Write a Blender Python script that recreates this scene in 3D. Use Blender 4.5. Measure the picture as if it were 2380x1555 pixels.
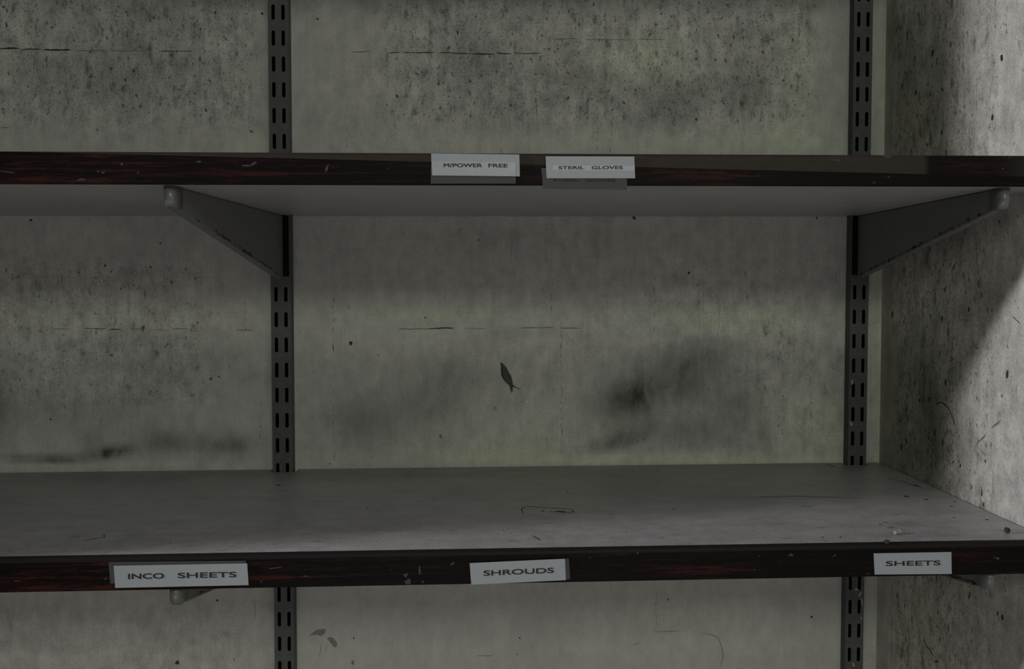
import bpy, bmesh, math, random
import numpy as np
from mathutils import Matrix, Vector

for o in list(bpy.data.objects):
    bpy.data.objects.remove(o, do_unlink=True)
S = bpy.context.scene
C = S.collection

# ------------------------------------------------------------------ camera
H0 = 1.40                      # eye height above the floor
DIST = 1.16001                 # distance to the back wall (plane y = 0)
YAW, PITCH, ROLL = 0.05037, 0.03896, -0.00174
FPX, PX, PY = 2077.05, 1287.22, 740.91
def cam_axes():
    cy, sy = math.cos(YAW), math.sin(YAW); cp, sp = math.cos(PITCH), math.sin(PITCH)
    fwd = np.array([sy*cp, cy*cp, -sp]); right = np.array([cy, -sy, 0.0]); down = np.cross(fwd, right)
    c, s = math.cos(ROLL), math.sin(ROLL)
    return c*right+s*down, -s*right+c*down, fwd
CR, CD, CF = cam_axes()
CP = np.array([0.0, -DIST, H0])
cam = bpy.data.cameras.new('camera'); camo = bpy.data.objects.new('camera', cam); C.objects.link(camo)
cam.sensor_width = 36; cam.lens = FPX/2380*36
cam.shift_x = (1190-PX)/2380; cam.shift_y = (PY-777.5)/2380
cam.clip_start = 0.01
M = Matrix(((CR[0], -CD[0], -CF[0], CP[0]), (CR[1], -CD[1], -CF[1], CP[1]), (CR[2], -CD[2], -CF[2], CP[2]), (0, 0, 0, 1)))
camo.matrix_world = M
S.camera = camo

# ------------------------------------------------------------------ world, lights, exposure
W = bpy.data.worlds.new('world'); S.world = W; W.use_nodes = True
W.node_tree.nodes['Background'].inputs[0].default_value = (1.0, 0.97, 0.93, 1)
W.node_tree.nodes['Background'].inputs[1].default_value = 0.013
S.view_settings.view_transform = 'Standard'; S.view_settings.look = 'None'
S.view_settings.exposure = 0.0; S.view_settings.gamma = 1.0; S.view_settings.use_curve_mapping = False

def aim(o, tgt):
    d = Vector(tgt)-o.location; o.rotation_euler = d.to_track_quat('-Z', 'Y').to_euler()
# a long ceiling tube behind the viewer: low angle light, gives the soft shadow under each shelf
l = bpy.data.lights.new('tube_light', 'AREA'); l.shape = 'RECTANGLE'; l.size = 1.3; l.size_y = 0.34
l.energy = 17.5; l.color = (0.97, 1.0, 0.90)
o = bpy.data.objects.new('tube_light', l); C.objects.link(o); o.location = (0.45, -2.55, H0+0.80); aim(o, (0.35, 0, H0+0.05))
# a low window / floor-level light in front of the shelves: lights the undersides, the bottom bay and the wall just under each shelf
l = bpy.data.lights.new('low_light', 'AREA'); l.shape = 'RECTANGLE'; l.size = 1.5; l.size_y = 0.30
l.energy = 4.5; l.color = (1.0, 0.98, 0.93)
o = bpy.data.objects.new('low_light', l); C.objects.link(o); o.location = (-0.10, -1.95, H0-0.98); aim(o, (0.30, 0, H0-0.1))
# a lamp outside the added left blocker: rakes along the shelves and strikes the front of the right wall
LB = (-2.1, -.3675-.32, H0+.087+.395)
l = bpy.data.lights.new('side_lamp', 'POINT'); l.shadow_soft_size = 0.038
l.energy = 118; l.color = (1.0, 0.97, 1.0)
o = bpy.data.objects.new('side_lamp', l); C.objects.link(o); o.location = LB
CUT_Y = -.190                  # how deep that lamp reaches on the right wall, past the blocker's edge

# ------------------------------------------------------------------ pixel <-> plane helpers (for placing marks on real surfaces)
def ray(u, v):
    d = CR*((u-PX)/FPX)+CD*((v-PY)/FPX)+CF
    return d
def on_back(u, v, y=0.0):
    d = ray(u, v); t = (y-CP[1])/d[1]; return CP+t*d
def on_z(u, v, z):
    d = ray(u, v); t = (z-CP[2])/d[2]; return CP+t*d
def to_px(P):
    v = np.asarray(P)-CP
    a = v@CR; b = v@CD; c = np.maximum(v@CF, 1e-3)
    return PX+FPX*a/c, PY+FPX*b/c

# ------------------------------------------------------------------ scene dimensions (metres)
XL, XR, XC = -0.28759, 0.45683, 0.49321
WANG = 0.03267                 # the right wall is a little out of square
DEP = 0.36753
ZU, TU, TILTU = H0+0.08717, 0.02792, 0.00478
ZL, TL, TILTL = H0-0.26847, 0.03022, 0.00342
PITCHS = 0.032
def wall_x(y): return XC - y*math.tan(WANG)
def on_right(u, v):
    # plane: x = XC - y*tan
    d = ray(u, v); t = math.tan(WANG)
    k = (XC - t*CP[1] - CP[0])/(d[0]+t*d[1]); return CP+k*d

# ------------------------------------------------------------------ node helpers
class NT:
    def __init__(s, name):
        s.m = bpy.data.materials.new(name); s.m.use_nodes = True
        s.t = s.m.node_tree; s.b = s.t.nodes['Principled BSDF']
    def n(s, kind, **kw):
        x = s.t.nodes.new(kind)
        for k, v in kw.items(): setattr(x, k, v)
        return x
    def link(s, a, b): s.t.links.new(a, b)
    def put(s, sock, v):
        if isinstance(v, bpy.types.NodeSocket): s.link(v, sock)
        else: sock.default_value = v
    def math(s, op, a, b=0.0, c=0.0, clamp=False):
        x = s.n('ShaderNodeMath', operation=op, use_clamp=clamp)
        s.put(x.inputs[0], a); s.put(x.inputs[1], b); s.put(x.inputs[2], c); return x.outputs[0]
    def mapr(s, v, a, b, c=0.0, d=1.0):
        x = s.n('ShaderNodeMapRange'); x.clamp = True; x.interpolation_type = 'SMOOTHSTEP'
        s.put(x.inputs[0], v)
        for i, q in enumerate((a, b, c, d)): s.put(x.inputs[i+1], q)
        return x.outputs[0]
    def mix(s, f, a, b, mode='MIX'):
        x = s.n('ShaderNodeMix', data_type='RGBA', blend_type=mode)
        s.put(x.inputs[0], f); s.put(x.inputs[6], a); s.put(x.inputs[7], b); return x.outputs[2]
    def coord(s, scale=(1, 1, 1), loc=(0, 0, 0)):
        t = s.n('ShaderNodeTexCoord'); m = s.n('ShaderNodeMapping')
        m.inputs['Scale'].default_value = scale; m.inputs['Location'].default_value = loc
        s.link(t.outputs['Object'], m.inputs['Vector']); return m.outputs[0]
    def noise(s, scale=(1, 1, 1), detail=3, rough=0.55, loc=(0, 0, 0), dist=0.0):
        x = s.n('ShaderNodeTexNoise'); s.link(s.coord(scale, loc), x.inputs['Vector'])
        x.inputs['Scale'].default_value = 1; x.inputs['Detail'].default_value = detail
        x.inputs['Roughness'].default_value = rough; x.inputs['Distortion'].default_value = dist
        return x.outputs['Fac']
    def bump(s, h, strength=0.2, dist=0.001):
        x = s.n('ShaderNodeBump'); x.inputs['Strength'].default_value = strength; x.inputs['Distance'].default_value = dist
        s.link(h, x.inputs['Height']); s.link(x.outputs[0], s.b.inputs['Normal'])
def plain(name, col, rough=0.6, metal=0.0, var=0.2, sc=200, spec=0.4):
    t = NT(name); n = t.noise((sc, sc, sc), 3)
    k = t.math('MULTIPLY_ADD', n, 2*var, 1-var)
    c = t.n('ShaderNodeCombineColor')
    for i in range(3): t.put(c.inputs[i], t.math('MULTIPLY', k, col[i]))
    t.link(c.outputs[0], t.b.inputs['Base Color'])
    t.b.inputs['Roughness'].default_value = rough; t.b.inputs['Metallic'].default_value = metal
    t.b.inputs['Specular IOR Level'].default_value = spec
    return t.m

def grimy(name, base, tint, dirt_shade, streak_scale, speck_scale, speck_scale2, rough, contrast=1.0, seed=0.0, bump=.25, spec=.3, streak_amp=.28):
    """dirty paint: mottling, streaks, specks; vertex colours carry grime and painted shade (R), mildew tint and painted light (G) and specks (B)"""
    t = NT(name)
    at = t.n('ShaderNodeVertexColor', layer_name='dirt_shade'); sep = t.n('ShaderNodeSeparateColor'); t.link(at.outputs[0], sep.inputs[0])
    gr, ti, sp = sep.outputs
    L = (seed, seed*1.7, seed*.3)
    big = t.noise((7, 7, 7), 5, .6, L); mid = t.noise((45, 45, 45), 5, .65, L)
    stk = t.noise(streak_scale, 4, .6, L, .3); fine = t.noise((520, 520, 420), 3, .7, L)
    grain = t.noise((1300, 1300, 1300), 1, .5, L)
    vm = t.noise((60*streak_scale[0]/150, 60*streak_scale[1]/150, 38 if streak_scale[2] < 20 else 60), 4, .6, (seed+1, 2, 3))
    sa = t.math('MULTIPLY_ADD', sp, .75, .25)
    f = t.math('MULTIPLY_ADD', t.math('SUBTRACT', big, .5), .35*contrast, 1.0)
    q = t.math('MULTIPLY', t.math('SUBTRACT', mid, .5), .9*contrast)
    q = t.math('MULTIPLY_ADD', t.math('SUBTRACT', stk, .5), streak_amp*1.4*contrast, q)
    q = t.math('MULTIPLY_ADD', t.math('SUBTRACT', vm, .5), .8*contrast, q)
    q = t.math('MULTIPLY_ADD', t.math('SUBTRACT', fine, .5), 1.0*contrast, q)
    f = t.math('MULTIPLY_ADD', q, sa, f)
    f = t.math('MULTIPLY_ADD', t.math('SUBTRACT', grain, .5), .55*contrast, f)
    # specks: two sharp sizes and soft smudges
    s1 = t.noise(speck_scale, 3, .6, (seed+3, 1, 2)); s2 = t.noise(speck_scale2, 3, .65, (seed+9, 4, 5))
    s3 = t.noise((speck_scale[0]*.5, speck_scale[1]*.5, speck_scale[2]*.42), 4, .65, (seed+5, 6, 7))
    thr1 = t.math('MULTIPLY_ADD', sp, -.17, .76); thr2 = t.math('MULTIPLY_ADD', sp, -.19, .76); thr3 = t.math('MULTIPLY_ADD', sp, -.17, .70)
    m1 = t.mapr(s1, thr1, t.math('ADD', thr1, .11)); m2 = t.mapr(s2, thr2, t.math('ADD', thr2, .12)); m3 = t.mapr(s3, thr3, t.math('ADD', thr3, .2))
    specks = t.math('MAXIMUM', t.math('MULTIPLY', m1, .85), t.math('MULTIPLY', m2, .7))
    specks = t.math('MAXIMUM', specks, t.math('MULTIPLY', m3, .7))
    base_c = t.mix(ti, base+(1,), tint+(1,))
    cl = t.n('ShaderNodeCombineColor')
    for i in range(3): t.put(cl.inputs[i], f)
    c = t.mix(1.0, base_c, cl.outputs[0], 'MULTIPLY')
    grm = t.math('MULTIPLY', gr, t.mapr(t.math('ADD', t.noise((22, 22, 14), 5, .7, L, .6), t.math('MULTIPLY', mid, .4)), .48, .90, .55, 1.25), clamp=True)
    c = t.mix(grm, c, dirt_shade+(1,))
    c = t.mix(specks, c, (dirt_shade[0]*.35, dirt_shade[1]*.35, dirt_shade[2]*.35, 1))
    t.link(c, t.b.inputs['Base Color'])
    t.b.inputs['Roughness'].default_value = rough; t.b.inputs['Specular IOR Level'].default_value = spec
    t.bump(t.math('ADD', fine, t.math('MULTIPLY', mid, .6)), bump, .0012)
    return t.m

M_wall = grimy('dirty_wall_paint', (.415, .41, .385), (.54, .565, .43), (.05, .052, .042), (170, 170, 14), (150, 150, 95), (330, 330, 220), .75, 1.35)
M_wallr = grimy('dirty_side_wall_paint', (.52, .51, .49), (.44, .43, .33), (.07, .07, .055), (150, 150, 16), (150, 150, 70), (300, 300, 170), .75, 1.4, 5.0)
M_shelf = grimy('dusty_white_laminate', (.35, .34, .35), (.30, .305, .27), (.06, .06, .055), (25, 120, 25), (120, 300, 100), (300, 420, 300), .42, 1.0, 11.0, .12, .5, .12)
M_mark = plain('dark_scuff', (.035, .038, .03), .8)
M_mark2 = plain('faint_scuff', (.19, .195, .165), .8, var=.6, sc=900)
M_steel = plain('grey_enamelled_steel', (.085, .086, .083), .55, .0, .25, 120, .2)
M_slot_shade = plain('slot_shade_black', (.001, .001, .001), 1.0, 0, .1, 100, 0.0)
M_shade_strip = plain('shade_black', (.006, .006, .006), .8, 0, .2, 100, .1)
M_brk = plain('grey_bracket_enamel', (.15, .15, .145), .5, .0, .15, 90, .3)
M_cap = plain('pale_grey_cap', (.12, .12, .117), .35, .0, .2, 150, .6)
M_rust = plain('rusty_chips', (.035, .028, .02), .9, var=.6, sc=400)
M_card = plain('white_label_plastic', (.295, .315, .34), .45, 0, .06, 120, .4)
M_tape = plain('clear_tape_over_card', (.325, .345, .37), .25, 0, .08, 160, .6)
M_ghost = plain('ghost_label_card', (.045, .045, .046), .6, 0, .15, 150)
M_ink = plain('black_ink', (.012, .012, .012), .6)
M_splash = plain('old_paint_splash', (.30, .30, .27), .6)
M_chip = plain('pale_edge_chip', (.042, .036, .033), .7, var=.6, sc=900)
M_plug = plain('dull_white_plastic', (.33, .33, .31), .5)
M_white = plain('white_chip', (.62, .62, .58), .6)

def wood(name, top_band=None):
    t = NT(name)
    g1 = t.noise((9, 60, 260), 5, .65, (0, 0, 0), .6); g2 = t.noise((75, 200, 600), 4, .7, (4, 2, 1), .3)
    patch = t.noise((7, 7, 30), 3, .5, (8, 1, 3))
    v = t.math('ADD', t.math('MULTIPLY', g1, .6), t.math('MULTIPLY', g2, .4))
    v = t.math('MULTIPLY', t.mapr(v, .46, .68), t.mapr(patch, .33, .62, .1, 1))
    c = t.mix(v, (.004, .003, .003, 1), (.048, .013, .010, 1))
    chips = t.mapr(t.noise((160, 160, 260), 3, .6, (2, 7, 7)), .70, .76)
    c = t.mix(t.math('MULTIPLY', chips, .55), c, (.30, .26, .22, 1))
    if top_band:
        # upper shelf: wedge painting in a double-exposure ghost of the wall; lower: worn lip; local z = 0 at shelf underside
        x0, z0, x1, z1 = top_band
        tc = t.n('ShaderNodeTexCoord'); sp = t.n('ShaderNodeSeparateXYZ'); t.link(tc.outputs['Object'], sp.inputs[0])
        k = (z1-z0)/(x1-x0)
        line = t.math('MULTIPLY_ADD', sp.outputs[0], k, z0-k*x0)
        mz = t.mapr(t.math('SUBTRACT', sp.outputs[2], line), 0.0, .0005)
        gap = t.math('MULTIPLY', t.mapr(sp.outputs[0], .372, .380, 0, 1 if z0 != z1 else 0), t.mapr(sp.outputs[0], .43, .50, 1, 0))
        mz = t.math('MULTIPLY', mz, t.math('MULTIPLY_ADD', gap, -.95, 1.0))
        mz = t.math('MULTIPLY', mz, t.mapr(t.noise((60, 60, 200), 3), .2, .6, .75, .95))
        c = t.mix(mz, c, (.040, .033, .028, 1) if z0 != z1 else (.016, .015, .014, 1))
    t.link(c, t.b.inputs['Base Color'])
    t.b.inputs['Roughness'].default_value = .5; t.b.inputs['Specular IOR Level'].default_value = .08
    t.bump(g2, .3, .0006)
    return t.m

# ------------------------------------------------------------------ mesh helpers
def link_mesh(name, bm, mats, parent=None, loc=(0, 0, 0), rot=(0, 0, 0), smooth=False):
    bmesh.ops.recalc_face_normals(bm, faces=bm.faces)
    me = bpy.data.meshes.new(name); bm.to_mesh(me); bm.free()
    for m in (mats if isinstance(mats, (list, tuple)) else [mats]): me.materials.append(m)
    if smooth:
        for p in me.polygons: p.use_smooth = True
    o = bpy.data.objects.new(name, me); C.objects.link(o)
    o.location = loc; o.rotation_euler = rot
    if parent: o.parent = parent
    return o
def thing(name, label, cat, loc=(0, 0, 0), rot=(0, 0, 0), group=None):
    o = bpy.data.objects.new(name, None); o.empty_display_size = .02; C.objects.link(o); o.location = loc; o.rotation_euler = rot
    tag(o, label, cat, group); return o
def tag(o, label, cat, group=None):
    o['label'] = label; o['category'] = cat
    if group: o['group'] = group
def box(bm, a, b, mi=0, bev=0):
    x0, y0, z0 = a; x1, y1, z1 = b
    vs = [bm.verts.new(p) for p in ((x0, y0, z0), (x1, y0, z0), (x1, y1, z0), (x0, y1, z0), (x0, y0, z1), (x1, y0, z1), (x1, y1, z1), (x0, y1, z1))]
    fs = []
    for q in ((0, 1, 2, 3), (4, 7, 6, 5), (0, 4, 5, 1), (1, 5, 6, 2), (2, 6, 7, 3), (3, 7, 4, 0)):
        f = bm.faces.new([vs[i] for i in q]); f.material_index = mi; fs.append(f)
    if bev:
        es = list({e for f in fs for e in f.edges}); bmesh.ops.bevel(bm, geom=es, offset=bev, segments=2, affect='EDGES')
def prism(bm, pts, off, mi=0):
    """pts: outline in 3D, off: extrusion vector"""
    off = Vector(off); a = [bm.verts.new(Vector(p)) for p in pts]; b = [bm.verts.new(Vector(p)+off) for p in pts]
    f = bm.faces.new(a); f.material_index = mi
    f = bm.faces.new(b[::-1]); f.material_index = mi; n = len(a)
    for i in range(n):
        f = bm.faces.new((a[i], b[i], b[(i+1) % n], a[(i+1) % n])); f.material_index = mi
def ribbon(bm, pts, width, nrm, h=.0002, mi=1):
    """thin raised line following pts on a surface with normal nrm"""
    nrm = Vector(nrm).normalized(); P = [Vector(p) for p in pts]; L = []; R_ = []
    for i, p in enumerate(P):
        d = (P[min(i+1, len(P)-1)]-P[max(i-1, 0)]).normalized(); s = d.cross(nrm).normalized()
        w = width*(.25 if i in (0, len(P)-1) else random.uniform(.6, 1.2))/2
        L.append(p+s*w+nrm*h); R_.append(p-s*w+nrm*h)
    vl = [bm.verts.new(p) for p in L]; vr = [bm.verts.new(p) for p in R_]
    for i in range(len(P)-1):
        f = bm.faces.new((vl[i], vl[i+1], vr[i+1], vr[i])); f.material_index = mi
def blob(bm, c, rx, rz, ax, az, nrm, h=.0002, mi=1, n=9, rot=0.0, jit=.3):
    ax, az, nrm, c = Vector(ax), Vector(az), Vector(nrm).normalized(), Vector(c)
    vs = []
    for i in range(n):
        a = 2*math.pi*i/n; r = 1+random.uniform(-jit, jit)
        x, z = rx*r*math.cos(a), rz*r*math.sin(a); x, z = x*math.cos(rot)-z*math.sin(rot), x*math.sin(rot)+z*math.cos(rot)
        vs.append(bm.verts.new(c+ax*x+az*z+nrm*h))
    f = bm.faces.new(vs); f.material_index = mi
random.seed(7)

def gauss(u, v, L):
    out = np.zeros_like(u)
    for g in L:
        cu, cv, ru, rv, s = g[:5]; a = math.radians(g[5]) if len(g) > 5 else 0
        du, dv = u-cu, v-cv
        x = du*math.cos(a)+dv*math.sin(a); y = -du*math.sin(a)+dv*math.cos(a)
        out += s*np.exp(-((x/ru)**2+(y/rv)**2))
    return out
def smooth(x, a, b):
    t = np.clip((x-a)/(b-a), 0, 1); return t*t*(3-2*t)
def set_dirt_shade(o, fn):
    me = o.data; n = len(me.vertices); co = np.empty(n*3); me.vertices.foreach_get('co', co); co = co.reshape(-1, 3)
    mw = np.array(o.matrix_basis); P = co@mw[:3, :3].T+mw[:3, 3]
    if o.parent:
        mp = np.array(o.parent.matrix_basis); P = P@mp[:3, :3].T+mp[:3, 3]
    r, g, b = fn(P)
    at = me.color_attributes.new('dirt_shade', 'FLOAT_COLOR', 'POINT')
    col = np.ones((n, 4)); col[:, 0] = np.clip(r, 0, 1); col[:, 1] = np.clip(g, 0, 1); col[:, 2] = np.clip(b, 0, 1)
    at.data.foreach_set('color', col.ravel())

# ------------------------------------------------------------------ back wall
def lines(a, b, lo, hi, step, coarse=.3):
    v = list(np.arange(lo, hi+1e-9, step)); x = lo-coarse
    while x > a: v.insert(0, x); x -= coarse
    v.insert(0, a); x = hi+coarse
    while x < b: v.append(x); x += coarse
    v.append(b); return v
ROOMH = 2.6
bm = bmesh.new()
xs = lines(-2.2, XC, -.75, XC-.001, .006); zs = lines(0, ROOMH, H0-.52, H0+.5, .006)
g = [[bm.verts.new((x, 0, z)) for z in zs] for x in xs]
for i in range(len(xs)-1):
    for j in range(len(zs)-1): bm.faces.new((g[i][j], g[i+1][j], g[i+1][j+1], g[i][j+1]))
BN = (0, -1, 0)
def bl(pts, w, mi=1, jag=1.0):
    P = []
    for k in range(len(pts)-1):
        (u0, v0), (u1, v1) = pts[k], pts[k+1]; n = max(2, int(math.hypot(u1-u0, v1-v0)/9))
        for i in range(n): P.append((u0+(u1-u0)*i/n+random.uniform(-jag, jag), v0+(v1-v0)*i/n+random.uniform(-jag, jag)*.8))
    P.append(pts[-1]); ribbon(bm, [on_back(u, v) for u, v in P], w, BN, mi=mi)
# horizontal scratch lines
for u0, u1, v, mi, w in ((0, 45, 113, 1, .0022), (50, 95, 115, 1, .0016), (100, 165, 116, 1, .002), (172, 250, 118, 2, .0014), (255, 350, 118, 2, .0012), (370, 450, 119, 1, .0011),
                      (818, 860, 121, 2, .0016), (900, 930, 123, 1, .0013), (935, 1010, 122, 1, .001), (1020, 1090, 123, 1, .0015), (1095, 1150, 125, 1, .0018), (1153, 1190, 124, 1, .0014), (1200, 1258, 124, 1, .001),
                      (1283, 1345, 90, 2, .0014), (1360, 1475, 92, 2, .0009), (1480, 1545, 91, 2, .0012),
                      (195, 250, 764, 1, .001), (252, 285, 766, 1, .0014), (300, 340, 765, 2, .0011), (350, 392, 768, 2, .001), (400, 440, 765, 2, .0012), (545, 590, 767, 2, .0012), (118, 160, 765, 2, .0009),
                      (926, 1010, 765, 1, .0009), (1000, 1056, 763, 1, .0015), (1080, 1130, 763, 2, .0009), (1205, 1290, 762, 2, .0012), (1300, 1350, 763, 2, .0014), (0, 30, 296, 2, .001),
                      (1105, 1145, 1524, 2, .0008), (1520, 1580, 1468, 2, .001)):
    bl([(u0, v), (u1, v+random.uniform(-1, 1))], w, mi)
# bottom bay: scratches, cracks and two smudges
bl([(1630, 1468), (1668, 1480), (1680, 1510), (1676, 1553)], .0009, 2, 2)
bl([(1470, 1500), (1488, 1492)], .001, 2)
bl([(592, 1398), (593, 1425), (590, 1447)], .0006, 2)
bl([(748, 1495), (742, 1530)], .0007, 2); bl([(760, 1500), (756, 1520)], .0008, 2)
def bp(c, rx, rz, mi=1, rot=0.0, n=9, jit=.3): blob(bm, on_back(*c), rx, rz, (1, 0, 0), (0, 0, 1), BN, mi=mi, rot=rot, n=n, jit=jit)
prism(bm, [on_back(u, v) for u, v in ((719, 1477), (736, 1464), (757, 1462), (755, 1472), (748, 1478), (734, 1475))], (0, -.0003, 0), 2)
prism(bm, [on_back(u, v) for u, v in ((760, 1484), (766, 1481), (775, 1483), (784, 1495), (783, 1503), (777, 1505), (768, 1494))], (0, -.0003, 0), 2)
bp((743, 1470), .003, .0018, 1); bp((775, 1494), .0022, .0032, 1, .5)
# single specks
for c, r, m in (((816, 797), .0024, 1), ((1024, 1014), .0022, 2), ((988, 738), .001, 1), ((879, 826), .0008, 1), ((767, 1078), .0009, 1), ((1601, 634), .0016, 1), ((1474, 507), .0022, 1), ((1898, 507), .0013, 1),
             ((1112, 558), .001, 1), ((738, 44), .0014, 1), ((584, 306), .0024, 2), ((609, 32), .0014, 1), ((1886, 1434), .0018, 1), ((1553, 1393), .0016, 2), ((412, 1540), .0025, 1), ((505, 1395), .0015, 1), ((72, 512), .0016, 1),
             ((490, 880), .0014, 1), ((509, 875), .001, 1), ((118, 975), .0013, 1), ((245, 617), .0014, 1), ((822, 1483), .001, 1), ((1208, 1483), .001, 1), ((1202, 1521), .0014, 2), ((820, 1540), .0022, 2), ((373, 565), .0012, 1), ((399, 656), .0022, 2), ((350, 621), .0014, 1)):
    bp(c, r, r*1.1, m)
# vertical drip / stain runs
def drip(u, v0, v1, w, n, mi=2):
    v = v0
    while v < v1:
        L_ = random.uniform(5, 22); bl([(u+random.uniform(-2.5, 2.5), v), (u+random.uniform(-2.5, 2.5), v+L_)], w*random.uniform(.5, 1.2), mi, .8); v += L_+random.uniform(2, n)
drip(1188, 515, 665, .0008, 20); drip(1283, 520, 720, .0009, 16); drip(1305, 745, 1060, .0012, 8); drip(775, 690, 800, .0013, 24); drip(776, 800, 1060, .0009, 30)
drip(1520, 640, 770, .0015, 18); drip(1165, 170, 345, .001, 14); drip(1292, 130, 340, .0009, 12); drip(1388, 180, 345, .0009, 14); drip(1420, 180, 345, .0009, 14); drip(806, 200, 345, .0008, 24)
drip(1635, 700, 1000, .0009, 26); drip(1670, 690, 800, .0009, 20); drip(1820, 690, 1000, .0009, 22); drip(1885, 800, 1000, .0012, 20); drip(605, 930, 1000, .0012, 12); drip(570, 700, 790, .0009, 18)
drip(1525, 1375, 1450, .0009, 14); drip(300, 660, 760, .0008, 16); drip(920, 160, 345, .0008, 26); drip(1600, 100, 345, .0009, 16); drip(1730, 60, 345, .0009, 16)
wb = link_mesh('wall_back', bm, [M_wall, M_mark, M_mark2]); wb['kind'] = 'structure'
def dirt_light_back(P):
    u, v = to_px(P)
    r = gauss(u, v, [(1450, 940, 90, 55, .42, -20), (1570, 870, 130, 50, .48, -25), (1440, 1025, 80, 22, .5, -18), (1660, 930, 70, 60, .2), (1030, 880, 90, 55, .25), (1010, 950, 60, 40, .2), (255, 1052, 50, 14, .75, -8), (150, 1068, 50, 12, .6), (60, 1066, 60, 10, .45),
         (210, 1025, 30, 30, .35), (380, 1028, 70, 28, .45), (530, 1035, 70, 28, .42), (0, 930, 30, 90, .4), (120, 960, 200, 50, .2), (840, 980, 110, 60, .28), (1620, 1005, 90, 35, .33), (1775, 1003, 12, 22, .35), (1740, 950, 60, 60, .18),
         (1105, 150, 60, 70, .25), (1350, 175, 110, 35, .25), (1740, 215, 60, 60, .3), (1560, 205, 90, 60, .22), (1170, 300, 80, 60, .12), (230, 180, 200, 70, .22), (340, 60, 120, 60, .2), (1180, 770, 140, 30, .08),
         (1960, 950, 40, 90, .2), (1200, -10, 1500, 40, .45), (1560, 270, 60, 60, .18), (420, 840, 200, 90, .15), (1200, 560, 700, 60, .1)])  # wide strip at the top paints in shade among the grime
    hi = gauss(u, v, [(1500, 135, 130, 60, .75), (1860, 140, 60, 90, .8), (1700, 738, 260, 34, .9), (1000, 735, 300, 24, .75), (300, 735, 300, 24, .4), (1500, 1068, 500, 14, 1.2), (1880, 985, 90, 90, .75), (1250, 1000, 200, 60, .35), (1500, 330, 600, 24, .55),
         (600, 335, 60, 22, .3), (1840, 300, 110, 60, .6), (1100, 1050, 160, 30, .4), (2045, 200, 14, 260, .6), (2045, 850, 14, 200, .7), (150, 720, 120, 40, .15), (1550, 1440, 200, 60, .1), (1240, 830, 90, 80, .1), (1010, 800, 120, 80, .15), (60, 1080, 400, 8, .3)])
    g = hi*.85+.04  # tint also paints in the light band, hot spots and shelf-base glow
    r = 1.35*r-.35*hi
    # speck density: bays are clean beside the uprights, along the shelf line and high on the centre bay
    d = np.full_like(u, .25)
    d += .75*smooth(u, 640, 560)*smooth(v, 352, 250) + .6*smooth(u, 560, 440)*smooth(v, 560, 640)*smooth(v, 1000, 900)
    d += .85*smooth(u, 760, 1000)*smooth(u, 1950, 1850)*smooth(v, 350, 250) + .25*smooth(v, 440, 640)*smooth(u, 700, 1500)*smooth(v, 1080, 1040)
    d += .35*gauss(u, v, [(1820, 860, 110, 170, 1), (1600, 690, 160, 50, .5), (1500, 1420, 300, 80, .3)]) + .25*smooth(u, 620, 520)*smooth(v, 1380, 1450)
    d -= .2*smooth(v, 1340, 1370)*smooth(u, 640, 700)
    return r, g, d
set_dirt_shade(wb, dirt_light_back)

# ------------------------------------------------------------------ right wall (slightly out of square), floor
bm = bmesh.new()
ys = lines(-2.2, 0, -.62, -.001, .006); zs = lines(0, ROOMH, H0-.5, H0+.4, .006)
g = [[bm.verts.new((wall_x(y), y, z)) for z in zs] for y in ys]
for i in range(len(ys)-1):
    for j in range(len(zs)-1): bm.faces.new((g[i][j], g[i+1][j], g[i+1][j+1], g[i][j+1]))
RN = (-math.cos(WANG), -math.sin(WANG), 0)
def rl(pts, w, mi=1, jag=1.0):
    P = []
    for k in range(len(pts)-1):
        (u0, v0), (u1, v1) = pts[k], pts[k+1]; n = max(2, int(math.hypot(u1-u0, v1-v0)/9))
        for i in range(n): P.append((u0+(u1-u0)*i/n+random.uniform(-jag, jag), v0+(v1-v0)*i/n+random.uniform(-jag, jag)))
    P.append(pts[-1]); ribbon(bm, [on_right(u, v) for u, v in P], w, RN, mi=mi)
def rp(c, rx, rz, mi=1, rot=0.0): blob(bm, on_right(*c), rx, rz, (-math.sin(WANG), math.cos(WANG), 0), (0, 0, 1), RN, mi=mi, rot=rot)
rl([(2270, 1032), (2292, 1009)], .0022, 2); rl([(2304, 996), (2326, 977)], .0022, 2); rl([(2353, 734), (2363, 744), (2372, 753)], .001, 1, .6)
rl([(2146, 1482), (2152, 1500), (2162, 1512), (2169, 1526)], .0018, 1); rl([(2172, 1537), (2183, 1538)], .0022, 1); rl([(2118, 1365), (2126, 1380), (2129, 1386)], .0012, 2)
rl([(2087, 1390), (2091, 1355)], .0014, 2); rl([(2085, 1413), (2100, 1432)], .0014, 2); rl([(2175, 940), (2190, 935), (2205, 950), (2215, 972), (2221, 992)], .0015, 1)
rl([(2275, 1040), (2290, 1060), (2293, 1052)], .001, 2); rl([(2073, 1350), (2072, 1553)], .0007, 2, .5); rl([(2150, 850), (2168, 843)], .001, 2)
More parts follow.
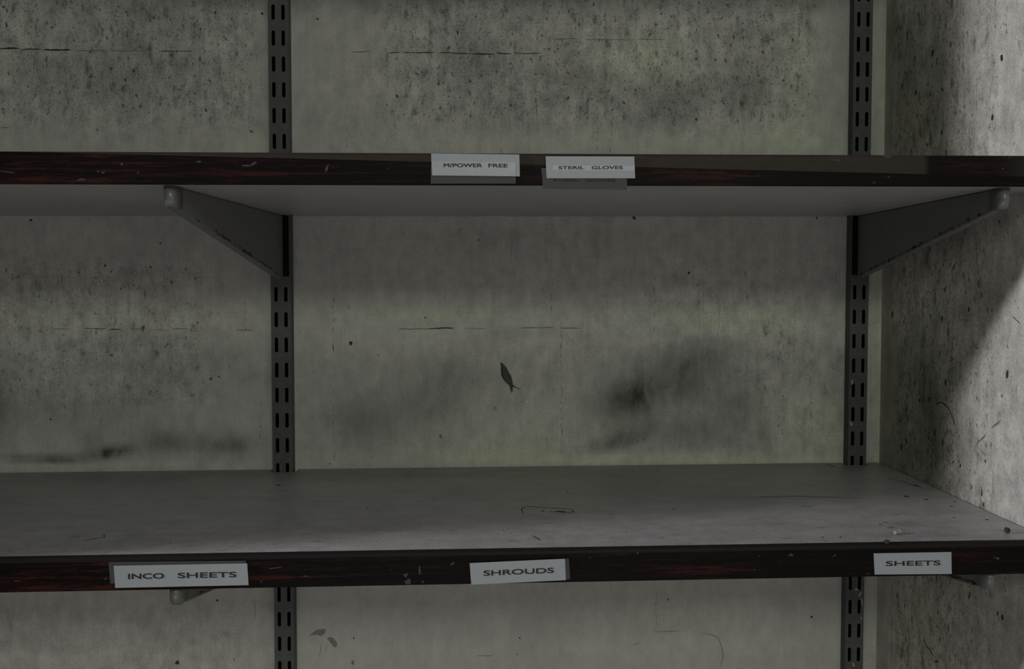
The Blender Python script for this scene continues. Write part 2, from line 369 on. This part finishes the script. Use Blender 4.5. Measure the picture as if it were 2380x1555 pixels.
for c, r in (((2168, 122), .003), ((2074, 733), .0032), ((2105, 170), .002), ((2129, 215), .0025), ((2138, 930), .002), ((2161, 928), .0024), ((2198, 888), .0026), ((2330, 1435), .0022), ((2189, 308), .0022), ((2290, 1072), .0014), ((2328, 135), .003),
             ((2341, 871), .0028), ((2307, 272), .0025), ((2282, 1148), .0016), ((2286, 1172), .0016), ((2232, 1083), .0018), ((2037, 1428), .0015), ((2252, 720), .002), ((2295, 720), .002), ((2190, 740), .0022), ((2240, 640), .003), ((2275, 660), .0035), ((2331, 1437), .0015), ((2095, 1040), .003), ((2158, 1010), .0025), ((2195, 1008), .003)):
    rp(c, r*.8, r*1.5, random.choice((1, 1, 2)), random.uniform(-.4, .4))
def rdrip(u, v0, v1, w, n, mi=2):
    v = v0
    while v < v1:
        L_ = random.uniform(3, 16); rl([(u+random.uniform(-6, 6), v), (u+random.uniform(-6, 6), v+L_)], w*random.uniform(.3, 1.3), mi, .8); v += L_+random.uniform(2, n)
for u in (2118, 2142, 2165, 2205, 2214): rdrip(u, 780, 1080, .0011, 34, 1 if u > 2150 else 2)
rdrip(2108, 130, 260, .0016, 24); rdrip(2140, 20, 330, .0012, 30)
wr = link_mesh('wall_right', bm, [M_wallr, M_mark, M_mark2]); wr['kind'] = 'structure'
def dirt_right(P):
    u, v = to_px(P)
    fr = smooth(-P[:, 1], .40, .16)
    r = gauss(u, v, [(2150, 960, 80, 140, .55), (2130, 800, 70, 60, .3), (2105, 190, 20, 90, .35), (2190, 130, 60, 130, .25), (2080, 1060, 50, 50, .2), (2180, 1060, 60, 50, .25), (2290, 680, 50, 50, .25), (2240, 720, 90, 40, .2), (2100, 60, 60, 60, .2), (2200, 880, 60, 60, .3), (2230, 1450, 60, 60, .15), (2160, 560, 120, 60, .15)])
    g = fr*(.35+gauss(u, v, [(2120, 270, 60, 60, .4), (2130, 1450, 60, 80, .4), (2060, 850, 30, 200, .5), (2100, 1130, 60, 40, .2)]))
    d = .35+.65*fr*smooth(u, 2060, 2090)
    return r, g, d
set_dirt_shade(wr, dirt_right)
# added unseen panel, edge set to cut the side lamp; shelves end here
PXL = -1.05; kk = (PXL-LB[0])/(.5-LB[0]); PY_ = LB[1]+(CUT_Y-LB[1])*kk
bm = bmesh.new(); box(bm, (PXL, PY_, 0), (PXL+.02, -.0005, ROOMH))
wl_ = link_mesh('light_blocker_left', bm, plain('blocker_paint', (.42, .42, .40), .7, 0, .15, 20)); wl_['kind'] = 'structure'
bm = bmesh.new(); box(bm, (-2.2, -3.2, -.03), (XC+.12, 0.0, 0.0))
fl = link_mesh('floor', bm, plain('grey_vinyl_floor', (.16, .16, .15), .6, 0, .3, 12)); fl['kind'] = 'structure'

# ------------------------------------------------------------------ slotted uprights
def slot_outline(cx, cz, w, h, n=6):
    r = w/2; pts = []
    for i in range(n+1): a = math.pi*i/n; pts.append((cx+r*math.cos(a), cz+h/2-r+r*math.sin(a)))
    for i in range(n+1): a = math.pi+math.pi*i/n; pts.append((cx+r*math.cos(a), cz-h/2+r+r*math.sin(a)))
    return pts
UW, UD, SH = .0248, .0150, .0190
def upright(x, z0, label, chips):
    """z0: bottom of the reference slot above eye level"""
    zb, zt = H0-.66, H0+.72
    t = thing('slotted_upright', label, 'shelf upright', (x, 0, zb), group='slotted steel uprights screwed to the back wall')
    k0 = z0+SH/2-zb
    zz = k0 % PITCHS
    bm = bmesh.new(); hp = PITCHS/2; sx, sw = .0061, .0043; yf = -UD; r = sw/2; N = 6
    cache = {}
    def vv(x_, z_, y_=yf):
        k = (round(x_, 6), round(z_, 6), round(y_, 6))
        if k not in cache: cache[k] = bm.verts.new((x_, y_, z_))
        return cache[k]
    z_start = zz-hp
    bm_lo = max(0, z_start)
    z = zz
    while z+hp < zt-zb:
        lo_, hi_ = z-hp, z+hp
        if lo_ < 0: lo_ = min(0.0, z-SH/2-.001)
        for s in (-1, 1):
            cx = s*sx; xa, xb = (-UW/2, 0) if s < 0 else (0, UW/2)
            top = [(cx+r*math.cos(math.pi*q/(2*N)*1), z+SH/2-r+r*math.sin(math.pi*q/(2*N))) for q in range(2*N+1)]      # right to left over the top
            bot = [(cx+r*math.cos(math.pi+math.pi*q/(2*N)), z-SH/2+r+r*math.sin(math.pi+math.pi*q/(2*N))) for q in range(2*N+1)]  # left to right under
            tr, tl = top[:N+1], top[N:]; bll, brr = bot[:N+1], bot[N:]
            right = [(cx, hi_), (xb, hi_), (xb, lo_), (cx, lo_)]+brr+tr
            left = [(cx, lo_), (xa, lo_), (xa, hi_), (cx, hi_)]+tl+bll
            for P_ in (right, left):
                Q = []
                for p in P_:
                    w = vv(*p)
                    if w not in Q: Q.append(w)
                bm.faces.new(Q)
            ring = top+bot
            for q in range(len(ring)):
                a_, b_ = ring[q], ring[(q+1) % len(ring)]
                bm.faces.new((vv(*a_), vv(*b_), vv(b_[0], b_[1], yf+.0014), vv(a_[0], a_[1], yf+.0014)))
        z += PITCHS
    for (u, v, a, b, rot) in chips:
        p = on_back(u, v, -UD-.0001); blob(bm, (p[0]-x, p[1], p[2]-zb), a, b, (1, 0, 0), (0, 0, 1), (0, -1, 0), h=.00015, mi=1, n=8, rot=rot, jit=.4)
    link_mesh('slotted_face', bm, [M_steel, M_splash], t)
    L = zt-zb
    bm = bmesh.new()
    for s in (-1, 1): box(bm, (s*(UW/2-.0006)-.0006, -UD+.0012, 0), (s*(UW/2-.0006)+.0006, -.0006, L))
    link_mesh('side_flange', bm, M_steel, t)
    bm = bmesh.new(); box(bm, (-UW/2+.0014, -.0088, 0), (UW/2-.0014, -.0008, L))  # black lining stands in for shade inside the channel
    link_mesh('slot_shade_lining', bm, M_slot_shade, t)
    return t
upright(XL, H0+.16871, 'grey double-slotted steel upright on the back wall, left of centre under the left brackets', [])
upright(XR, H0+.17224, 'grey double-slotted steel upright beside the right corner, flecked with pale paint',
        [(1990, 1370, .0022, .0016, 0), (1999, 1381, .0012, .0045, -.5), (2003, 1398, .001, .005, .1), (1983, 1545, .0014, .004, .5), (1981, 887, .0012, .004, 0), (1978, 985, .0016, .003, .2), (2014, 1050, .0007, .0016, 0), (2002, 1437, .0008, .003, .2)])

# ------------------------------------------------------------------ shelves
def shelf(z, th, tilt, label, wm, with_dirt_shade, group='wall shelves with wood-grain edging'):
    t = thing('wall_shelf', label, 'shelf', (0, 0, z), (0, -tilt, 0), group)
    x_lo = -1.02
    nL, nR = (XL-.0150, XL+.0165), (XR-.0155, XR+.0150); nd = .0185
    xs = sorted(set([x_lo]+list(np.arange(-1.01, .485, .008))+list(nL)+list(nR)+[.4895]))
    yf = -(DEP-.0062)
    ys = sorted(set([0-.0014, -nd]+list(np.arange(yf, -nd-.004, .008))))
    bm = bmesh.new()
    def X(i, y):
        x = xs[i]
        return x if i < len(xs)-1 else wall_x(y)-.0028   # scribed to the wall
    def stretch(i, y):
        return X(i, y)
    ok = {}
    for i in range(len(xs)-1):
        xm = (xs[i]+xs[i+1])/2
        for j in range(len(ys)-1):
            ym = (ys[j]+ys[j+1])/2
            ok[i, j] = not (ym > -nd and (nL[0] < xm < nL[1] or nR[0] < xm < nR[1]))
    vt, vb = {}, {}
    def V(d, i, j, zz):
        if (i, j) not in d: d[i, j] = bm.verts.new((stretch(i, ys[j]), ys[j], zz))
        return d[i, j]
    for (i, j), k in ok.items():
        if not k: continue
        bm.faces.new([V(vt, a, b, th) for a, b in ((i, j), (i+1, j), (i+1, j+1), (i, j+1))])
        bm.faces.new([V(vb, a, b, 0) for a, b in ((i, j), (i, j+1), (i+1, j+1), (i+1, j))])
        for (a, b, di, dj) in (((i, j), (i+1, j), 0, -1), ((i, j+1), (i+1, j+1), 0, 1), ((i, j), (i, j+1), -1, 0), ((i+1, j), (i+1, j+1), 1, 0)):
            if not ok.get((i+di, j+dj), False):
                bm.faces.new((V(vt, *a, th), V(vt, *b, th), V(vb, *b, 0), V(vb, *a, 0)))
    if with_dirt_shade:
        zt = z+th
        def loc(u, v):
            p = on_z(u, v, zt+.0035*0)
            for _ in range(4): p = on_z(u, v, zt+p[0]*tilt)
            return (p[0], p[1], th)
        def sl(pts, w, mi=1, jag=.8):
            P = []
            for k in range(len(pts)-1):
                (u0, v0), (u1, v1) = pts[k], pts[k+1]; n = max(2, int(math.hypot(u1-u0, v1-v0)/6))
                for i in range(n): P.append((u0+(u1-u0)*i/n+random.uniform(-jag, jag), v0+(v1-v0)*i/n+random.uniform(-jag, jag)*.5))
            P.append(pts[-1]); ribbon(bm, [loc(u, v) for u, v in P], w, (0, 0, 1), mi=mi)
        # ring-shaped stain and small scratches
        sl([(1213, 1190), (1213, 1182), (1222, 1177), (1240, 1178), (1262, 1180), (1290, 1181), (1310, 1183), (1330, 1184), (1334, 1190), (1318, 1191), (1297, 1190), (1275, 1189)], .0013, 1, .5)
        sl([(1213, 1190), (1218, 1191)], .003, 1); sl([(1257, 1188), (1266, 1189)], .004, 1, .3); sl([(1292, 1188), (1316, 1190)], .004, 1, .3)
        sl([(1237, 1245), (1247, 1250), (1257, 1256)], .0016, 1, .4); sl([(196, 1257), (222, 1252), (242, 1249), (243, 1245), (237, 1243)], .0010, 1, .4)
        sl([(1862, 1175), (1878, 1178), (1892, 1176)], .0022, 2, .5); sl([(1919, 1079), (1930, 1082), (1942, 1085)], .003, 1); sl([(2068, 1112), (2100, 1120), (2142, 1132)], .003, 2)
        sl([(2122, 1128), (2140, 1132)], .004, 1); sl([(2050, 1214), (2065, 1214.5)], .002, 1, .2); sl([(1760, 1155), (1830, 1153), (2005, 1158)], .002, 2); sl([(1295, 1134), (1318, 1139), (1318, 1150)], .0009, 2, .5)
        sl([(870, 1188), (886, 1187)], .0015, 2, .3)
        for (u, v, r) in ((648, 1128, .0035), (656, 1111, .002), (854, 1182, .0015), (1007, 1158, .0015), (1530, 1095, .0016), (1420, 1197, .0016), (1567, 1184, .0015), (2108, 1154, .004), (2152, 1161, .003), (2212, 1177, .002), (2220, 1166, .0018), (2294, 1208, .002),
                          (1911, 1249, .0018), (1954, 1249, .0018), (2046, 1219, .0018), (2218, 1203, .0015), (2183, 1115, .0015), (1170, 1232, .0012), (1182, 1229, .001), (303, 1194, .0008)):
            r *= .75; blob(bm, loc(u, v), r, r*1.1, (1, 0, 0), (0, 1, 0), (0, 0, 1), mi=1)
    bd = link_mesh('shelf_board', bm, [M_shelf, M_mark, M_mark2], t)
    def dirt_shade(P):
        u, v = to_px(P)
        if not with_dirt_shade:
            return gauss(u, v, [(300, 480, 300, 14, .12)]), np.full_like(u, .12), np.full_like(u, .05)
        up = P[:, 2] > z+th*.5
        r = np.where(up, gauss(u, v, [(300, 1120, 250, 30, .25), (1050, 1150, 90, 18, .18), (1450, 1130, 160, 30, .15), (1000, 1105, 500, 10, .2), (1950, 1120, 60, 40, .18), (0, 1150, 80, 60, .2), (1700, 1150, 160, 20, .12), (1800, 1157, 150, 4, .25)])
              + .35*smooth(P[:, 1], -.10, 0), .1)
        g = np.where(up, .55*smooth(P[:, 1], -.25, -.02)+gauss(u, v, [(1450, 1130, 400, 40, .3)]), .1)  # darkening and tint toward the wall and upright paint in their reflection
        d = np.where(up, .45+.3*smooth(P[:, 1], -.2, -.33), .1)
        return r, g, d
    set_dirt_shade(bd, dirt_shade)
    # wood-grain edging: rounded-over strip with its own thickness
    bm = bmesh.new(); r = .0040; y1 = -DEP; y0 = -(DEP-.0064)
    prof = [(y0, 0), (y1+.0008, 0), (y1+.0002, .0002), (y1, .0008)]
    for i in range(7):
        a = math.pi/2*i/6; prof.append((y1+r*(1-math.cos(a)), th-r+r*math.sin(a)))
    prof.append((y0, th))
    xr = wall_x(-DEP)-.0012
    prism(bm, [(x_lo, a, b) for a, b in prof], (xr-x_lo, 0, 0))
    for (u, v, a, b, rot) in (((463, 376, .0022, .0012, 0), (575, 385, .0035, .0009, 0), (590, 380, .0028, .0012, .4), (760, 392, .0010, .0035, -.4), (20, 400, .009, .0006, -.15), (2065, 365, .0045, .0016, 0), (1943, 372, .004, .0012, 0), (240, 401, .0016, .0012, 0), (190, 418, .004, .0009, 0)) if not with_dirt_shade else  # long thin one at the left end paints in a highlight line
                              ((944, 1337, .0022, .0018, 0), (975, 1328, .0009, .0042, 0), (948, 1353, .0028, .0026, 0), (983, 1352, .0012, .0010, 0), (1052, 1310, .0022, .0012, .6), (608, 1351, .0008, .0008, 0), (710, 1339, .0020, .0006, 0), (40, 1350, .0026, .0006, 0), (1838, 1290, .0022, .0014, 0), (2318, 1298, .0016, .0012, 0), (640, 1320, .006, .0006, .1))):
        p = on_back(u, v, -DEP); x_ = p[0]; z_ = p[2]-z-tilt*p[0]
        if .0012 < z_ < th-.0012: blob(bm, (x_, -DEP, z_), a, b, (1, 0, 0), (0, 0, 1), (0, -1, 0), h=.00012, mi=1, n=9, rot=rot, jit=.45)
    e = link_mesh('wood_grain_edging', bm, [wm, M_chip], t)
    return t, bd, e
M_woodU = wood('wood_grain_ghost_wedge', (-.44, .0275, .60, .0055))
M_woodL = wood('worn_wood_grain', (-1, TL-.0046, 1, TL-.0046))
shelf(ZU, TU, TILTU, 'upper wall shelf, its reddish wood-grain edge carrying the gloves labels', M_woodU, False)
shelf(ZL, TL, TILTL, 'lower wall shelf, its dusty top visible and its edge labelled for sheets and shrouds', M_woodL, True)

# ------------------------------------------------------------------ brackets
BL, BT, BR = .3525, .0175, .0795    # length, tip height, root height
def bracket(x, dx, z, label):
    t = thing('shelf_bracket', label, 'shelf bracket', (x, -UD-.0006, z-.0004), (0, 0, math.asin(dx/.34)), 'tapered steel shelf brackets')
    # local: arm runs to -Y, hangs below z = 0
    n = 10; Lp = BL-UD-.012
    wd = .0050
    pts = [(0, 0), (0, -BR+.004), (-.002, -BR), (-.006, -BR-.0005)]
    pts += [(-.012, -BR+.002), (-Lp, -BT-.0022), (-Lp, 0)]
    bm = bmesh.new()
    prism(bm, [(-wd/2-.0010, a, b) for a, b in pts], (wd+.002, 0, 0))
    bmesh.ops.bevel(bm, geom=[e for e in bm.edges], offset=.0009, segments=2, affect='EDGES')
    link_mesh('arm', bm, M_brk, t)
    bm = bmesh.new()   # folded bottom flange, chipped
    fl = [(-.010, -BR+.0008), (-Lp, -BT-.0026), (-Lp, -BT-.0006), (-.010, -BR+.0030)]
    prism(bm, [(-wd/2-.0016, a, b) for a, b in fl], (wd+.0032, 0, 0))
    rnd = random.Random(int(abs(x)*1e4)+int(z*100))
    for s in (-1, 1):
        for k in range(34):
            f = rnd.betavariate(2.2, 2.2) if x < 0 else rnd.random()
            yy = -.012-f*(Lp-.014); zz = (-BR+.0022)+(BR-BT-.0026)*((-yy-.010)/(Lp-.010))+rnd.uniform(-.0002, .0030)-.0008
            blob(bm, (s*(wd/2+.0017), yy, zz), rnd.uniform(.0012, .005), rnd.uniform(.0005, .0012), (0, 1, 0), (0, 0, 1), (s, 0, 0), h=.0001, mi=1, n=7, rot=-.17, jit=.45)
    q = link_mesh('folded_edge', bm, [M_brk, M_rust], t); q['label'] = 'lower edge with dark rusty chips'
    bm = bmesh.new(); box(bm, (-.0108, -.0012, -BR+.0030), (.0108, -.0002, -.0015))  # black strip added where the upright only lies in shade
    q = link_mesh('shade_strip', bm, M_shade_strip, t); q['label'] = 'black strip standing in for shade on the upright'
    # rounded plastic nose
    bm = bmesh.new(); w2 = .0055; L2 = .0165; rr = w2
    secs = []
    prof = []
    for k in range(9): a = math.pi*k/8; prof.append((rr*math.cos(a), -rr*math.sin(a)))     # x, y front half-round
    levels = [(0, 1.0), (-BT*.55, 1.0), (-BT*.8, .95), (-BT*.98, .78), (-BT*1.09, .45), (-BT*1.12, .1)]
    rings = []
    for zz, k in levels:
        ring = [bm.verts.new((px*(.6+.4*k), -Lp-L2+rr+py*k+(1-k)*.004, zz)) for px, py in prof]
        ring += [bm.verts.new((-rr*(.6+.4*k), -Lp+.003, zz)), bm.verts.new((rr*(.6+.4*k), -Lp+.003, zz))]
        rings.append(ring)
    m = len(rings[0])
    for a, b in zip(rings, rings[1:]):
        for i in range(m): bm.faces.new((a[i], a[(i+1) % m], b[(i+1) % m], b[i]))
    bm.faces.new(rings[0]); bm.faces.new(rings[-1][::-1])
    link_mesh('end_cap', bm, M_cap, t, smooth=True)
    # hooks that enter the slots
    for s in (-1, 1):
        bm = bmesh.new(); box(bm, (s*.0026-.0007, -.001, -.050), (s*.0026+.0007, .0030, -.040)); link_mesh('hook', bm, M_brk, t)
    return t
zu = lambda x: ZU+TILTU*x
zl = lambda x: ZL+TILTL*x
bracket(XL, -.0105, zu(XL), 'tapered grey steel bracket under the upper shelf on the left upright')
bracket(XR, -.0002, zu(XR), 'tapered grey steel bracket with pale round nose under upper shelf on right upright')
bracket(XL, -.0108, zl(XL), 'grey bracket nose poking out below the lower shelf under the INCO SHEETS label')
bracket(XR, -.0064, zl(XR), 'grey bracket nose poking out below the lower shelf right of the SHEETS label')

# ------------------------------------------------------------------ labels on the shelf edges
def quad_card(bm, px, y, thick, mi=0):
    prism(bm, [on_back(u, v, y) for u, v in px], (0, -thick, 0), mi)
def text_mesh(bm_list, txt, x0, x1, zb, zt, slope, y, parent, bold=.0):
    cu = bpy.data.curves.new('txt', 'FONT'); cu.body = txt; cu.extrude = .0; cu.offset = bold; cu.size = 1
    tmp = bpy.data.objects.new('tmp', cu); C.objects.link(tmp)
    dg = bpy.context.evaluated_depsgraph_get(); me = bpy.data.meshes.new_from_object(tmp.evaluated_get(dg)); bpy.data.objects.remove(tmp)
    n = len(me.vertices); co = np.empty(n*3); me.vertices.foreach_get('co', co); co = co.reshape(-1, 3)
    a, b = co.min(0), co.max(0)
    X = x0+(co[:, 0]-a[0])/(b[0]-a[0])*(x1-x0); Z = zb+(co[:, 1]-a[1])/(b[1]-a[1])*(zt-zb)+slope*(X-x0)
    out = np.stack([X, np.full(n, y), Z], 1); me.vertices.foreach_set('co', out.ravel())
    me.materials.clear(); me.materials.append(M_ink); me.name = 'lettering'; me.update()
    bm = bmesh.new()
    hz = (zt-zb)
    for q, (dx, dz) in enumerate(((-.05, -.028), (.05, -.028), (-.05, .028), (.05, .028), (0, 0))):
        m2 = me.copy(); m2.transform(Matrix.Translation((dx*hz, -q*.000004, dz*hz))); bm.from_mesh(m2); bpy.data.meshes.remove(m2)
    r = bmesh.ops.extrude_face_region(bm, geom=bm.faces[:]); 
    for v in [g_ for g_ in r['geom'] if isinstance(g_, bmesh.types.BMVert)]: v.co.y -= .00008
    bm.to_mesh(me); bm.free()
    return me
def label(px, words, label_s, y, tape=None, ink=M_ink, card=M_card, group='stuck-on edge labels', thick=.0007):
    """px: card corners; words: list of (text, u0, u1, vtop_left, vbot_left, vtop_right)"""
    c = np.mean([on_back(u, v, y) for u, v in px], axis=0)
    t = thing('shelf_label', label_s, 'label', tuple(c), group=group)
    bm = bmesh.new(); quad_card(bm, px, y, thick); bmesh.ops.translate(bm, verts=bm.verts, vec=-Vector(c)); link_mesh('card', bm, card, t)
    if tape:
        bm = bmesh.new(); quad_card(bm, tape, y-thick-.00005, .00008); bmesh.ops.translate(bm, verts=bm.verts, vec=-Vector(c)); q = link_mesh('tape', bm, M_tape, t); q['label'] = 'clear glossy tape'
    for txt, u0, u1, vt, vb, vt1 in words:
        yy = y-thick-.00018
        A = on_back(u0, vb, yy); T = on_back(u0, vt, yy); B = on_back(u1, vb+(vt1-vt), yy)
        me = text_mesh(None, txt, A[0], B[0], A[2], T[2], (B[2]-A[2])/(B[0]-A[0]), A[1], t)
        me.transform(Matrix.Translation(-Vector(c))); me.materials.clear(); me.materials.append(ink)
        o = bpy.data.objects.new('lettering', me); C.objects.link(o); o.parent = t
    return t
YF = -DEP-.0003
M_ghost_ink = plain('ghost_ink', (.02, .02, .02), .7)
# dark cards added in place of double-exposure ghosts of the labels
label([(1001.5, 384), (1199, 384), (1198.5, 427), (1001.5, 427)], [], 'blank grimy old label under the M/POWER FREE label', YF, card=M_ghost, group='grimy older labels beneath the new ones')  # dark card standing in for a ghost of the M/POWER FREE label
label([(1258, 391), (1457, 391), (1457, 441), (1262, 438.5)], [('STERIL', 1287, 1343.5, 413.5, 421, 414), ('GLOVES', 1360.5, 1429.5, 414, 421.8, 414.5)],
      'darkened older STERIL GLOVES label half hidden under the new one', YF, card=M_ghost, ink=M_ghost_ink, group='grimy older labels beneath the new ones')  # dark card and ink standing in for a ghost of the STERIL GLOVES label
label([(253, 1306), (572, 1303), (572, 1350), (257, 1356)], [], 'grimy old label showing along the left and top of the INCO SHEETS label', YF, card=M_ghost, group='grimy older labels beneath the new ones')  # dark card standing in for a ghost of the INCO SHEETS label
label([(1100, 1308), (1322, 1298), (1325.5, 1345.4), (1104, 1354)], [], 'grimy old label showing at the right end of the SHROUDS label', YF, card=M_ghost, group='grimy older labels beneath the new ones')  # dark card standing in for a ghost of the SHROUDS label
Y2 = YF-.0009
label([(1002, 357), (1207, 359.4), (1208.2, 410.3), (1004.4, 408.2)], [('M/POWER', 1031.5, 1088, 380, 388.3, 380.2), ('FREE', 1135.5, 1179.5, 380.5, 388.8, 380.8)] if False else
      [('M/POWER', 1031.5, 1120, 380, 388.3, 380.2), ('FREE', 1135.5, 1179.5, 380.5, 388.8, 380.8)],
      'white label reading M/POWER FREE on the upper shelf edge', Y2, tape=[(1004, 375), (1198, 377.5), (1198.5, 409), (1005, 407.5)])
label([(1268.2, 363.5), (1474, 364), (1476, 414.7), (1270.3, 414.7)], [('STERIL', 1298.5, 1357.5, 386.2, 393.4, 386), ('GLOVES', 1375.5, 1447, 386, 393.3, 385.8)],
      'white label reading STERIL GLOVES on the upper shelf edge', Y2, tape=[(1284, 384), (1475, 385), (1475.5, 397), (1284, 396)])
label([(265, 1314.9), (574.9, 1309.3), (578.1, 1359.5), (268.6, 1366)], [('INCO', 298.3, 380.8, 1333.8, 1345.9, 1332.4), ('SHEETS', 413.8, 549.1, 1331.7, 1343.7, 1329.4)],
      'long white label reading INCO SHEETS on the lower shelf edge', Y2)
label([(1091.6, 1308.6), (1312.9, 1298.5), (1315.2, 1347.9), (1095.4, 1358.5)], [('SHROUDS', 1124.3, 1286.7, 1326.5, 1338.3, 1319.5)],
      'white label reading SHROUDS at the middle of the lower shelf edge', Y2)
label([(2030.2, 1286), (2210.4, 1282.8), (2211.2, 1333.6), (2032.8, 1334.9)], [('SHEETS', 2059.6, 2185.4, 1304.7, 1315.6, 1302.7)],
      'white label reading SHEETS at the right end of the lower shelf edge', YF)

# ------------------------------------------------------------------ small loose things
# dark sliver stuck to the back wall: pod-shaped body with a forked tail
bm = bmesh.new()
out = [(1162, 843), (1167, 843), (1172, 848), (1177, 854), (1182, 864), (1188, 874), (1191, 885), (1192, 893), (1197, 898), (1203, 902), (1210, 905), (1206, 905), (1198, 901), (1192, 899), (1192, 906), (1190, 914), (1188, 909), (1185, 897), (1178, 891), (1170, 882), (1165, 873), (1164, 862), (1164.5, 851)]
spine = [(1163, 844), (1167, 853), (1171, 865), (1176, 877), (1183, 888), (1189, 898)]
lo = [bm.verts.new(on_back(u, v, -.0003)) for u, v in out]
cu_, cv_ = 1176, 874
mid = [bm.verts.new(on_back(u+(cu_-u)*(.45 if v < 890 else .05), v+(cv_-v)*(.3 if v < 890 else .03), -.0016 if v < 890 else -.0010)) for u, v in out]
n = len(out)
for i in range(n): bm.faces.new((lo[i], lo[(i+1) % n], mid[(i+1) % n], mid[i]))
bm.faces.new(mid); bm.faces.new(lo[::-1])
sl_ = link_mesh('dried_scrap', bm, plain('dark_dried_husk', (.055, .058, .04), .7, 0, .6, 500)); tag(sl_, 'dark pointed sliver with a forked tip stuck to the back wall', 'scrap')
bm = bmesh.new(); p = on_back(1224, 934, 0)
blob(bm, p, .0021, .0008, (1, 0, 0), (0, 0, 1), BN, h=.0006, mi=0, n=8, rot=-.3); f = bm.faces[:]
r = bmesh.ops.extrude_face_region(bm, geom=f)
for v in [g_ for g_ in r['geom'] if isinstance(g_, bmesh.types.BMVert)]: v.co.y = -.0001
q = link_mesh('paint_fleck', bm, M_white); tag(q, 'tiny white fleck on the back wall below the dark sliver', 'fleck')
def shelf_pt(u, v):
    z = ZL+TL; p = on_z(u, v, z)
    for _ in range(4): p = on_z(u, v, z+p[0]*TILTL)
    return p
# white plug lying on the lower shelf
p = shelf_pt(2085, 1242)
t = thing('plastic_plug', 'small white plug lying on the lower shelf above the SHEETS label', 'plug', tuple(p), (0, 0, .4)); t.scale = (.72, .72, .72)
bm = bmesh.new(); bmesh.ops.create_cone(bm, cap_ends=True, segments=16, radius1=.0026, radius2=.0028, depth=.0085, matrix=Matrix.Translation((0, 0, .0028)) @ Matrix.Rotation(math.pi/2, 4, 'Y'))
link_mesh('stem', bm, M_plug, t, smooth=False)
bm = bmesh.new(); bmesh.ops.create_cone(bm, cap_ends=True, segments=16, radius1=.0032, radius2=.0030, depth=.0014, matrix=Matrix.Translation((.0046, 0, .0031)) @ Matrix.Rotation(math.pi/2, 4, 'Y'))
link_mesh('rim', bm, M_plug, t)
def crumb(u, v, s, label, flat=.6):
    p = shelf_pt(u, v); bm = bmesh.new(); bmesh.ops.create_icosphere(bm, subdivisions=2, radius=s)
    rr = random.Random(int(u))
    for vv in bm.verts: vv.co *= rr.uniform(.7, 1.25); vv.co.z = vv.co.z*flat
    zmin = min(vv.co.z for vv in bm.verts)
    o = link_mesh('dirt_crumb', bm, M_mark, None, (p[0], p[1], p[2]-zmin-.0001)); tag(o, label, 'crumb', 'dark crumbs lying on the lower shelf')
crumb(2341, 1240, .0030, 'dark crumb on the lower shelf close to the right wall', .9)
crumb(2061, 1263, .0028, 'dark crumb on the front rim of the lower shelf, left of the SHEETS label')
